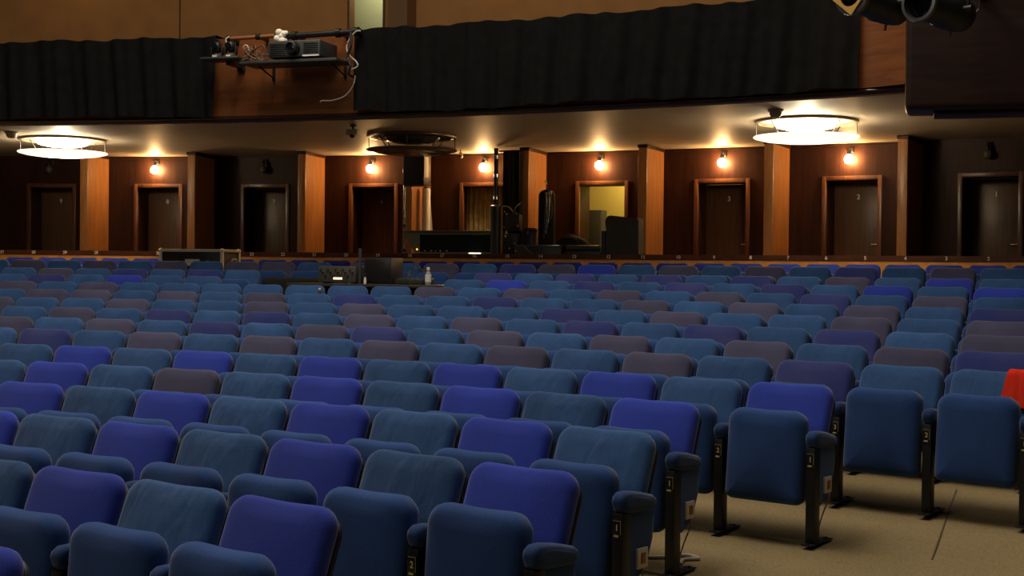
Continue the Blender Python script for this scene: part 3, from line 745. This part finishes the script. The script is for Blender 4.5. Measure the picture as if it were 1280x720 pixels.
# ------------------------------------------------------------------ road case between the last two rows
t = thing('road_case', 'large black road case with metal edges and white label behind the left seats', 'road case', 29.2, 11.95, zfloor(29.2))
W, D, Hh = .98, .60, .235-zfloor(29.2)
obj('body', box(BM(), -W/2, W/2, 0, D, .09, Hh, .004), CASEB, t)
bm = BM(); e = .022
for x in (-W/2, W/2):
    for y in (0, D): box(bm, x-e, x+e, y-e, y+e, .09, Hh, .004)
for z in (.10, Hh-.012):
    for y in (0, D): box(bm, -W/2, W/2, y-e, y+e, z-e, z+e, .004)
    for x in (-W/2, W/2): box(bm, x-e, x+e, 0, D, z-e, z+e, .004)
obj('edging', bm, ALU, t)
for x in (-W/2, W/2):
    for y in (0, D):
        for z in (.10, Hh-.012): obj('corner_ball', ball(BM(), (x, y, z), .036, u=12, v=8), ALU, t)
obj('paper_label', box(BM(), -.10, .13, -.008, -.001, Hh-.24, Hh-.14), WHITE, t)
for x in (-.24, .26):
    bm = BM(); lathe(bm, [(0, 0), (.03, 0), (.03, .012), (0, .014)], 16, ((x, 0, Hh-.17), (0, -1, 0))); obj('latch', bm, CHROME, t)
bm = BM(); tube(bm, [(W/2, .16, Hh-.28), (W/2+.05, .17, Hh-.27), (W/2+.06, .22, Hh-.15), (W/2+.06, .38, Hh-.15), (W/2+.05, .43, Hh-.27), (W/2, .44, Hh-.28)], .012); obj('handle', bm, ALU, t)
for x in (-.4, .4):
    for y in (.1, D-.1):
        bm = BM(); cyl(bm, (x-.02, y, .045), (x+.02, y, .045), .045); box(bm, x-.03, x+.03, y-.02, y+.02, .06, .095); obj('caster', bm, BLACK, t)

# ------------------------------------------------------------------ mixing desk in the gap in the seats
ZD = zfloor(27.0); TZ = -.205
t = thing('control_table', 'long dark control table standing in the gap among the seats', 'table', 26.85, 19.7, ZD)
obj('table_top', box(BM(), -1.0, 1.02, -.30, .42, TZ-ZD-.035, TZ-ZD, .005), simple('dark table top', (.05, .042, .030), .4), t)
for x in (-.93, .95):
    for y in (-.24, .36): obj('leg', box(BM(), x-.022, x+.022, y-.022, y+.022, 0, TZ-ZD-.03, .004), BLACKSTEEL, t)
obj('modesty_panel', box(BM(), -.88, .90, .30, .32, .2, TZ-ZD-.03), BLACK, t)
TM = Matrix.LocRotScale(t.location, t.rotation_euler, None); TH = TZ-ZD
def on_table(name, label, cat, x, y, turn=0):
    o = bpy.data.objects.new(name, None); COL.objects.link(o); o.location = TM @ Vector((x, y, TH)); o.rotation_euler = (0, 0, t.rotation_euler.z+R_(turn)); return tag(o, label, cat)
CT = t
a = on_table('sound_mixer', 'dark grey rack mixer with knobs on the left of the control table', 'mixer', -.40, .05)
obj('body', box(BM(), -.26, .26, -.16, .20, .012, .215, .012), simple('worn mixer grey', (.060, .055, .040), .5, noise=.3, nscale=25), a)
for k in range(14):
    x = -.22+.034*k; obj('knob', cyl(BM(), (x, -.155, .175-.04*(k % 3)), (x, -.182, .175-.04*(k % 3)), .010, seg=10), BLACK if k % 3 else GREYEQ, a)
for x in (-.2, .2): obj('foot', box(BM(), x-.02, x+.02, -.1, .1, 0, .014), BLACK, a)
bm = BM(); box(bm, -.045, .075, -.168, -.158, .05, .075, .002); obj('lit_display', bm, DESKL, a)
a = on_table('monitor_cabinet', 'tall black equipment cabinet in the middle of the control table', 'equipment cabinet', .06, .06)
obj('body', box(BM(), -.12, .25, -.10, .26, 0, .325, .012), BLACK, a)
obj('front_panel', box(BM(), -.10, .23, -.112, -.098, .03, .30, .004), simple('dark bronze panel', (.014, .011, .009), .35), a)
obj('switch', box(BM(), .12, .16, -.118, -.108, .27, .285), GREYEQ, a)
a = on_table('stand_pole', 'thin dark upright pole on the control table beside the black cabinet', 'pole', -.135, .0)
bm = BM(); cyl(bm, (0, 0, 0), (0, 0, .44), .020, seg=12); obj('pole', bm, GREYEQ, a); obj('base', cyl(BM(), (0, 0, 0), (0, 0, .015), .055), BLACK, a)
a = on_table('white_torch', 'tiny white hand torch standing on the control table before the black cabinet', 'torch', .02, -.17)
obj('body', lathe(BM(), [(0, 0), (.016, 0), (.017, .05), (.013, .06), (.013, .085), (0, .088)], 14), WHITE, a)
obj('head', lathe(BM(), [(0, .10), (.018, .10), (.021, .13), (0, .135)], 14), CHROME, a); obj('ring', lathe(BM(), [(.012, .085), (.014, .102), (0, .103)], 14), BLACK, a)
a = on_table('water_bottle', 'white labelled bottle with a pale cap on the right end of the control table', 'bottle', .84, -.12)
obj('body', lathe(BM(), [(0, 0), (.036, 0), (.038, .02), (.037, .12), (.030, .145), (.015, .165), (.014, .175), (0, .175)], 20), simple('clear bottle plastic', (.30, .28, .22), .15), a)
obj('bottle_label', lathe(BM(), [(.0385, .035), (.0385, .125)], 20), WHITE, a); obj('cap', lathe(BM(), [(0, .215), (.018, .213), (.020, .18), (.014, .174), (0, .174)], 16), WHITE, a)
a = on_table('dark_keyboard', 'low dark control surface with faders on the right of the control table', 'control desk', .58, .02)
bm = BM(); box(bm, -.16, .20, -.18, .20, .006, .075, .01); obj('body', bm, simple('olive equipment', (.035, .032, .022), .45, noise=.3, nscale=30), a)
for k in range(9): obj('fader', box(BM(), -.13+.035*k, -.118+.035*k, -.1+.02*(k % 4), -.07+.02*(k % 4), .07, .088, .002), GREYEQ, a)
bm = BM(); tube(bm, [(-.12, .1, .07), (-.06, .05, .19), (.05, .04, .20), (.12, .02, .15)], .010); obj('gooseneck', bm, CHROME, a)
for x in (-.12, .16): obj('foot', box(BM(), x-.015, x+.015, -.12, .12, 0, .008), BLACK, a)
a = thing('covered_case', 'black covered equipment case left of the control table', 'equipment case', 27.35, 16.85, zfloor(27.35))
bm = BM(); slab(bm, round_rect(.62, .72, .06, .02), .5, .05, (.01, .01)); obj('cover', bm, BLACKCLOTH, a)
obj('fold', box(BM(), -.28, .28, -.27, -.245, .30, .33, .008), BLACK, a)
# bottle on an armrest in the fifth row
R, z5, th = 25.674, -.219-TOP, .63429-14*.55/25.674
a = thing('small_bottle', 'small dark bottle with a green label on a seat armrest below the control table', 'bottle', R, math.degrees(th), z5)
a.location = Vector((CX+R*math.sin(th), CY+R*math.cos(th), z5+Z0)) + Matrix.Rotation(-th, 3, 'Z') @ Vector((AX, -.20, .636+DZ))
obj('body', lathe(BM(), [(0, 0), (.028, 0), (.030, .015), (.030, .11), (.022, .135), (.011, .16), (.011, .172), (0, .172)], 18), simple('brown bottle', (.06, .03, .015), .2), a)
obj('bottle_label', lathe(BM(), [(.0308, .02), (.0308, .085)], 18), simple('green label', (.06, .22, .04), .5), a)
obj('cap', lathe(BM(), [(0, .192), (.013, .19), (.014, .17), (0, .168)], 12), WHITE, a)

# ------------------------------------------------------------------ things in the boxes behind the rail
H0 = LOGE
t = thing('lighting_console', 'wide dark control console with slanted left end behind the rail below the loudspeaker', 'console', 31.775, 17.93, H0)
zt, zb = .585-H0, .225-H0
bm = BM()
def prism(bm, poly, y0, y1):
    a = [bm.verts.new((x, y0, z)) for x, z in poly]; b = [bm.verts.new((x, y1, z)) for x, z in poly]; n = len(poly)
    bm.faces.new(a); bm.faces.new(b[::-1])
    for k in range(n): bm.faces.new((a[k], a[(k+1) % n], b[(k+1) % n], b[k]))
    return bm
prism(bm, [(-.80, zt), (.80, zt), (.80, zb), (-.58, zb)], .03, .27); obj('body', bm, simple('olive console shell', (.13, .14, .095), .45), t, False)
bm = BM(); prism(bm, [(-.50, zt-.045), (.76, zt-.045), (.76, zb+.035), (-.50, zb+.035)], .018, .04); obj('screen', bm, simple('dark green glass', (.010, .014, .010), .12, 0, .7), t, False)
bm = BM(); box(bm, -.80, .80, .0, .28, zt-.006, zt+.022, .006); obj('top_trim', bm, simple('console trim', (.10, .075, .05), .35), t)
bm = BM(); box(bm, -.58, .80, -.01, .05, zb-.01, zb+.02, .004); obj('lower_ledge', bm, simple('pale ledge', (.34, .30, .20), .4), t)
obj('strip_light', box(BM(), .36, .56, -.022, -.006, zb-.012, zb+.022, .006), STRIPL, t)
obj('indicator', ball(BM(), (-.55, .025, zb+.075), .014), LED, t)
for k in range(9): obj('button', box(BM(), -.42+.045*k+.01*(k % 3), -.40+.045*k+.01*(k % 3), .010, .022, zb+.045+.012*(k % 2), zb+.06+.012*(k % 2)), GREYEQ if k % 2 else CREAMP, t)
obj('pedestal', box(BM(), -.5, .7, .08, .27, 0, zb+.002), BLACK, t)
def pole(label, d, R, z1, r, mat, cat='pole'):
    t = thing('stand_pole', label, cat, R, d, H0); bm = BM(); cyl(bm, (0, 0, 0), (0, 0, z1-H0), r, seg=14); obj('pole', bm, mat, t)
    obj('base_plate', lathe(BM(), [(0, 0), (.085, 0), (.085, .012), (0, .016)], 24), BLACKSTEEL, t); return t
t = pole('shiny pole rising to the ceiling at the left end of the console', 16.5, 31.85, 1.90, .022, CHROME)
for z in (.9, 1.3, 2.2): obj('collar', lathe(BM(), [(.022, -.03), (.032, -.03), (.032, .03), (.022, .03)], 16, ((0, 0, z), (0, 0, 1))), BLACKSTEEL, t)
t = pole('black pole rising to the ceiling at the right end of the console', 19.33, 31.85, 1.92, .036, BLACKSTEEL)
obj('lower_sleeve', lathe(BM(), [(.036, 0.02), (.085, .02), (.085, 1.62), (.036, 1.64)], 18), BLACK, t)
for z in (1.75, 2.1, 2.4): obj('collar', lathe(BM(), [(.036, -.03), (.048, -.03), (.048, .03), (.036, .03)], 16, ((0, 0, z), (0, 0, 1))), CHROME, t)
t = thing('loudspeaker', 'black loudspeaker held on the shiny pole under the balcony', 'loudspeaker', 31.74, 16.86, 1.33)
obj('cabinet', box(BM(), -.18, .18, -.02, .30, 0, .50, .012), BLACK, t)
obj('grille', box(BM(), -.165, .165, -.032, -.016, .02, .48, .008), simple('speaker grille', (.008, .008, .009), .7), t)
bm = BM(); box(bm, -.22, -.17, .08, .14, .36, .40, .004); box(bm, -.22, -.17, .08, .14, .10, .14, .004); obj('bracket', bm, BLACKSTEEL, t)
bm = BM(); tube(bm, [(.06, .05, .49), (.10, .02, .545), (.16, .02, .55), (.20, .05, .50)], .016); tube(bm, [(.02, .05, .50), (.07, .0, .56), (.13, .02, .52)], .012); obj('cable_loop', bm, CREAMP, t)
bm = BM(); box(bm, .183, .190, -.02, .17, .13, .47, .002); obj('white_card', bm, CREAMP, t)
# pale cloth and roll hanging behind the console
def sheet(name, label, cat, R, d, poly, mat, amp, freq, z):
    t = thing(name, label, cat, R, d, z, turn=58); bm = BM(); n = 24; nz = 12; g = []
    for j in range(nz+1):
        f = j/nz; x0 = poly[0][0]+(poly[3][0]-poly[0][0])*f; x1 = poly[1][0]+(poly[2][0]-poly[1][0])*f
        z0 = poly[0][1]+(poly[3][1]-poly[0][1])*f; z1 = poly[1][1]+(poly[2][1]-poly[1][1])*f
        g.append([bm.verts.new((x0+(x1-x0)*k/n, amp*math.sin(freq*k/n+f), z0+(z1-z0)*k/n)) for k in range(n+1)])
    for a, b in zip(g, g[1:]):
        for k in range(n): bm.faces.new((a[k], a[k+1], b[k+1], b[k]))
    bmesh.ops.solidify(bm, geom=bm.faces[:], thickness=.006); obj('cloth', bm, mat, t); return t
t = sheet('pale_coat', 'pale coat hanging on the wall below the loudspeaker', 'coat', 32.6, 16.62, [(.02, 1.33), (.12, 1.33), (.18, .58), (-.14, .58)], simple('cool white cloth', (.80, .88, .93), .8), .02, 9, 0)
obj('hanger', cyl(BM(), (-.02, .02, 1.335), (.16, .02, 1.335), .010), BLACKSTEEL, t)
obj('hook', tube(BM(), [(.07, .02, 1.335), (.07, .1, 1.40), (.07, .22, 1.40)], .006), BLACKSTEEL, t)
t = thing('banner_roll', 'tall cream roll standing upright behind the console', 'roll', 32.45, 16.78, H0)
bm = BM(); lathe(bm, [(0, 0), (.065, 0), (.068, .02), (.068, 1.93), (.05, 1.95), (.05, 1.90), (0, 1.90)], 20); obj('roll', bm, simple('cream roll', (.70, .72, .66), .7), t)
obj('core', lathe(BM(), [(0, 1.9), (.045, 1.9), (.045, 1.97), (.035, 1.97), (0, 1.965)], 16), GREYEQ, t)
t = thing('hazard_post', 'small post with black and yellow stripes at the right end of the console', 'post', 32.2, 19.1, H0)
bm = BM(); box(bm, -.055, .055, -.03, .03, 0, 1.45, .005); obj('post', bm, BLACK, t)
for k in range(4):
    bm = BM(); z = 1.22+.065*k
    prism(bm, [(-.054, z), (.054, z+.05), (.054, z+.08), (-.054, z+.03)], -.034, -.029); obj('stripe', bm, HAZY, t, False)
t = thing('wall_camera', 'small white camera fixed to the ceiling before the curtained doorway', 'camera', 32.2, 18.0, CEIL)
obj('arm', tube(BM(), [(0, 0, 0), (0, 0, -.05), (.01, -.03, -.07)], .012), WHITE, t); obj('body', ball(BM(), (.02, -.05, -.10), .045, (.8, 1.1, 1.2)), simple('ivory plastic', (.70, .60, .42), .4), t); obj('lens', ball(BM(), (.02, -.10, -.11), .022), GLASSDK, t)
t = thing('black_curtain', 'black curtain hanging between the console pole and the honey wood partition', 'curtain', 32.03, 19.70, .1)
bm = BM(); N = 60; g = []
for j in range(7):
    z = 0+1.78*j/6; g.append([bm.verts.new((-.15+.32*k/N, .03*math.sin(k*.55)+.006*j*math.sin(k*.2), z)) for k in range(N+1)])
for a, b in zip(g, g[1:]):
    for k in range(N): bm.faces.new((a[k], a[k+1], b[k+1], b[k]))
bmesh.ops.solidify(bm, geom=bm.faces[:], thickness=.006); obj('cloth', bm, CHAIRGREY, t)
obj('rail', cyl(BM(), (-.22, 0, 1.79), (.20, 0, 1.79), .014), BLACKSTEEL, t)
# stand cluster
t = thing('equipment_stand', 'black equipment stand with clamps and knobs beside the console', 'stand', 31.87, 19.86, H0)
bm = BM(); cyl(bm, (0, 0, .35), (0, 0, 1.55), .018); obj('column', bm, BLACKSTEEL, t)
for k in range(3):
    a = 2*PI*k/3+.3; bm = BM(); cyl(bm, (0, 0, .42), (.085*math.cos(a), .085*math.sin(a), 0.012), .012, seg=8); obj('leg', bm, BLACKSTEEL, t)
bm = BM(); box(bm, -.14, .10, -.07, .09, .88, 1.18, .01); obj('lower_unit', bm, BLACK, t)
bm = BM(); box(bm, -.10, .13, -.09, .07, 1.22, 1.48, .01); obj('upper_unit', bm, BLACK, t)
for x, z in ((-.11, 1.52), (.09, 1.49), (.11, 1.30), (-.09, 1.13), (.06, 1.02), (-.02, .94), (.08, .90), (-.12, 1.28)):
    obj('knob', ball(BM(), (x, -.10, z), .017, u=10, v=8), CHROME, t)
for s in (-1, 1):
    bm = BM(); tube(bm, [(0, 0, 1.52), (s*.06, -.05, 1.60), (s*.15, -.06, 1.64+.03*s)], .011); obj('clamp_arm', bm, CHROME, t)
bm = BM(); box(bm, -.105, -.085, -.06, -.04, .88, 1.50, .003); obj('yellow_strap', bm, HAZY, t)
t = thing('garment_bag', 'tall black rounded bag with silver straps hanging on a stand before the honey wood partition', 'bag', 31.98, 20.80, H0)
bm = BM(); slab(bm, round_rect(.27, 1.06, .12, .05), .16, .06, (.03, .03), lambda u, v, d: (u*(1-.12*math.sin(v*3)), d, v+.82)); obj('body', bm, BLACKCLOTH, t)
obj('stand_column', cyl(BM(), (0, 0, .02), (0, 0, 1.96), .015), BLACKSTEEL, t); obj('stand_base', lathe(BM(), [(0, 0), (.09, 0), (.09, .02), (0, .03)], 24), BLACKSTEEL, t)
rs = random.Random(4)
for k in range(5):
    x = .02+.024*k; bm = BM(); tube(bm, [(x-.03, -.06, 1.84), (x, -.125, 1.75), (x+.015*math.sin(k*2), -.14, 1.45), (x-.02+.02*math.sin(k), -.14, 1.1+.08*k)], .010, 6); obj('strap', bm, CHROME if k % 2 else BLACK, t)
obj('hook', tube(BM(), [(-.0, 0, 1.95), (-.02, 0, 2.02), (-.04, 0, 2.0)], .010), CHROME, t)
t = thing('amplifier_case', 'square black case at the foot of the tall black bag', 'case', 31.80, 20.62, H0)
t.location = pol(31.95, 20.40, H0)
obj('body', box(BM(), -.13, .05, -.06, .08, 0, 1.26, .01), BLACK, t); obj('lid', box(BM(), -.135, .055, -.065, .085, 1.20, 1.27, .008), CASEB, t); obj('latch', box(BM(), -.08, -.04, -.072, -.062, 1.17, 1.22), CHROME, t)
t = thing('equipment_trolley', 'low dark equipment trolley with metal rim behind the rail beside the tall bag', 'trolley', 31.86, 20.55, H0)
t.location = pol(31.84, 20.25, H0)
bm = BM(); box(bm, -.14, .60, -.07, -.03, .985, 1.0, .004); obj('rim', bm, CHROME, t)
bm = BM(); box(bm, -.15, .62, -.075, .03, .05, .985, .008); obj('body', bm, BLACK, t)
for x in (-.1, .55): obj('caster', cyl(BM(), (x-.015, -.02, .03), (x+.015, -.02, .03), .03, seg=12), BLACKSTEEL, t)
bm = BM(); tube(bm, [(.02, -.09, .98), (.10, -.10, .90), (.2, -.09, .84)], .007); obj('cable', bm, CHROME, t)
def pile(name, label, R, d, z, x0, x1, h, dep, lumps, seed):
    t = thing(name, label, 'bag', R, d, z); bm = BM(); n = 26; outline = []
    rs = random.Random(seed); pts = [(x0, 0.0), (x1, 0.0)]
    for k in range(n+1):
        f = k/n; x = x1+(x0-x1)*f; e = min(1, math.sin(PI*min(max(f, .0), 1))**.35 if 0 < f < 1 else 0)
        pts.append((x, .02+h*e*(1-.10*math.sin(f*lumps)**2)))
    slab(bm, pts[1:]+[pts[0]] if False else pts, dep, min(dep*.3, .05), (.02, .02)); obj('body', bm, BLACKCLOTH, t)
    bm = BM(); tube(bm, [(x0*.5, -dep/2-.01, h*.55), (x0*.3, -dep/2-.05, h*.85), (x1*.3, -dep/2-.05, h*.85), (x1*.5, -dep/2-.01, h*.55)], .012); obj('handle', bm, BLACK, t)
    bm = BM(); box(bm, x0*.7, x1*.7, -dep/2-.024, -dep/2-.015, h*.5, h*.52); obj('zip', bm, GREYEQ, t)
    return t
tb = thing('storage_bench', 'low black bench behind the rail carrying soft black bags', 'bench', 32.0, 21.80, H0)
obj('top', box(BM(), -.42, .44, -.07, .24, .78, .82, .006), BLACK, tb)
for x in (-.38, .40): obj('leg', box(BM(), x-.02, x+.02, -.05, .22, 0, .785), BLACK, tb)
pile('soft_bag', 'long soft black bag lying on the bench beside the open yellow doorway', 32.08, 21.52, H0+.82, -.30, .30, .34, .26, 5, 3)
t = thing('flat_case', 'flat black case behind the rail in front of the open yellow doorway', 'case', 31.84, 21.98, H0)
obj('lid', box(BM(), -.28, .28, -.03, .04, .90, 1.0, .03, 3), BLACK, t); obj('body', box(BM(), -.30, .30, -.035, .045, 0, .905, .01), CASEB, t); obj('edge_trim', box(BM(), .05, .30, -.045, -.033, .885, .90), CHROME, t)
# covered armchair-like cabinet
t = thing('covered_cabinet', 'charcoal covered cabinet with a notched top beside the open yellow doorway', 'cabinet', 31.86, 23.12, H0)
bm = BM(); prism(bm, [(-.27, 0), (.28, 0), (.28, 1.38), (.255, 1.415), (-.20, 1.46), (-.245, 1.42), (-.265, 1.35), (-.235, 1.29), (-.235, 1.24)], -.08, .20)
bmesh.ops.bevel(bm, geom=bm.edges[:], offset=.012, segments=2, affect='EDGES'); obj('cover', bm, CHAIRGREY, t)
bm = BM(); box(bm, -.33, -.27, -.04, .16, 0, 1.22, .006); obj('side_case', bm, BLACK, t)
bm = BM(); box(bm, -.20, .24, -.092, -.078, .3, .32); obj('seam', bm, BLACK, t)

# cable on the floor by the near aisle seats
def zc(R): return zfloor(R)
pts = [(19.27, 36.6), (19.32, 36.85), (19.42, 37.1), (19.40, 37.35), (19.34, 37.2), (19.25, 37.3)]
P = [pol(R, d, zc(R)+.010) for R, d in pts]
o = obj('floor_cable', tube(BM(), [p-P[0] for p in P], .009), CABLEW); o.location = P[0]; tag(o, 'pale cable curled on the carpet by the foot of an aisle seat', 'cable')

# ------------------------------------------------------------------ light: house lights overhead, warm lights over the balcony
W_ = bpy.data.worlds.new('hall'); scene.world = W_; W_.use_nodes = True
W_.node_tree.nodes['Background'].inputs['Color'].default_value = (.60, .58, .58, 1); W_.node_tree.nodes['Background'].inputs['Strength'].default_value = .012
def house(x, y, z, e, size=1.6, tgt=None, col=(1, .93, .82)):
    o = lamp('house_light', 'AREA', (x, y, z), e, col, size)
    d = Vector(tgt or (x, y, 0))-Vector((x, y, z)); o.rotation_euler = d.to_track_quat('-Z', 'Y').to_euler()




house(-2.5, 8.0, 11.5, 455, 5)
house(2.4, 5.6, 11.0, 150, 4)
house(-5.5, 11.5, 12, 260, 5)
house(-1.0, 12.0, 12, 290, 5)
house(-6.5, 2.0, 7.5, 120, 3, (-1.5, 7, 1))
for d, e in ((5.4, 15), (12.0, 10), (19, 11), (26, 8)):
    lamp('balcony_wall_light', 'POINT', pol(32.3, d, 5.9), e, (1, .62, .26), .12)
# projector-gap glow: a small warm gallery downlight over the balcony front
lamp('gallery_light', 'SPOT', pol(25.6, 17.2, 5.6), 160, (1, .66, .32), .15, None, spot_size=R_(40), spot_blend=.7)
lamp('gallery_light', 'SPOT', pol(25.2, 33.2, 5.2), 90, (1, .62, .28), .15, None, spot_size=R_(40), spot_blend=.7)
for o in [o for o in bpy.data.objects if o.name.startswith('gallery_light')]:
    dg = 17.4 if o.location.x < 1 else 33.0
    o.rotation_euler = (pol(27, dg, 2.4)-o.location).to_track_quat('-Z', 'Y').to_euler()

# ------------------------------------------------------------------ camera
cam = bpy.data.cameras.new('camera'); co = bpy.data.objects.new('camera', cam); COL.objects.link(co)
cam.sensor_width = 36; cam.lens = 1667.4/1280*36; cam.clip_start = .05; cam.clip_end = 200
co.matrix_world = Matrix.Translation((0, 0, Z0)) @ Matrix.Rotation(PI/2-.0144, 4, 'X') @ Matrix.Rotation(.0104, 4, 'Z')
scene.camera = co
scene.view_settings.view_transform = 'Standard'; scene.view_settings.look = 'None'; scene.view_settings.exposure = 0; scene.view_settings.gamma = 1
scene.view_settings.use_curve_mapping = False
try:
    scene.cycles.use_denoising = True
    scene.cycles.sample_clamp_indirect = 4
except Exception: pass
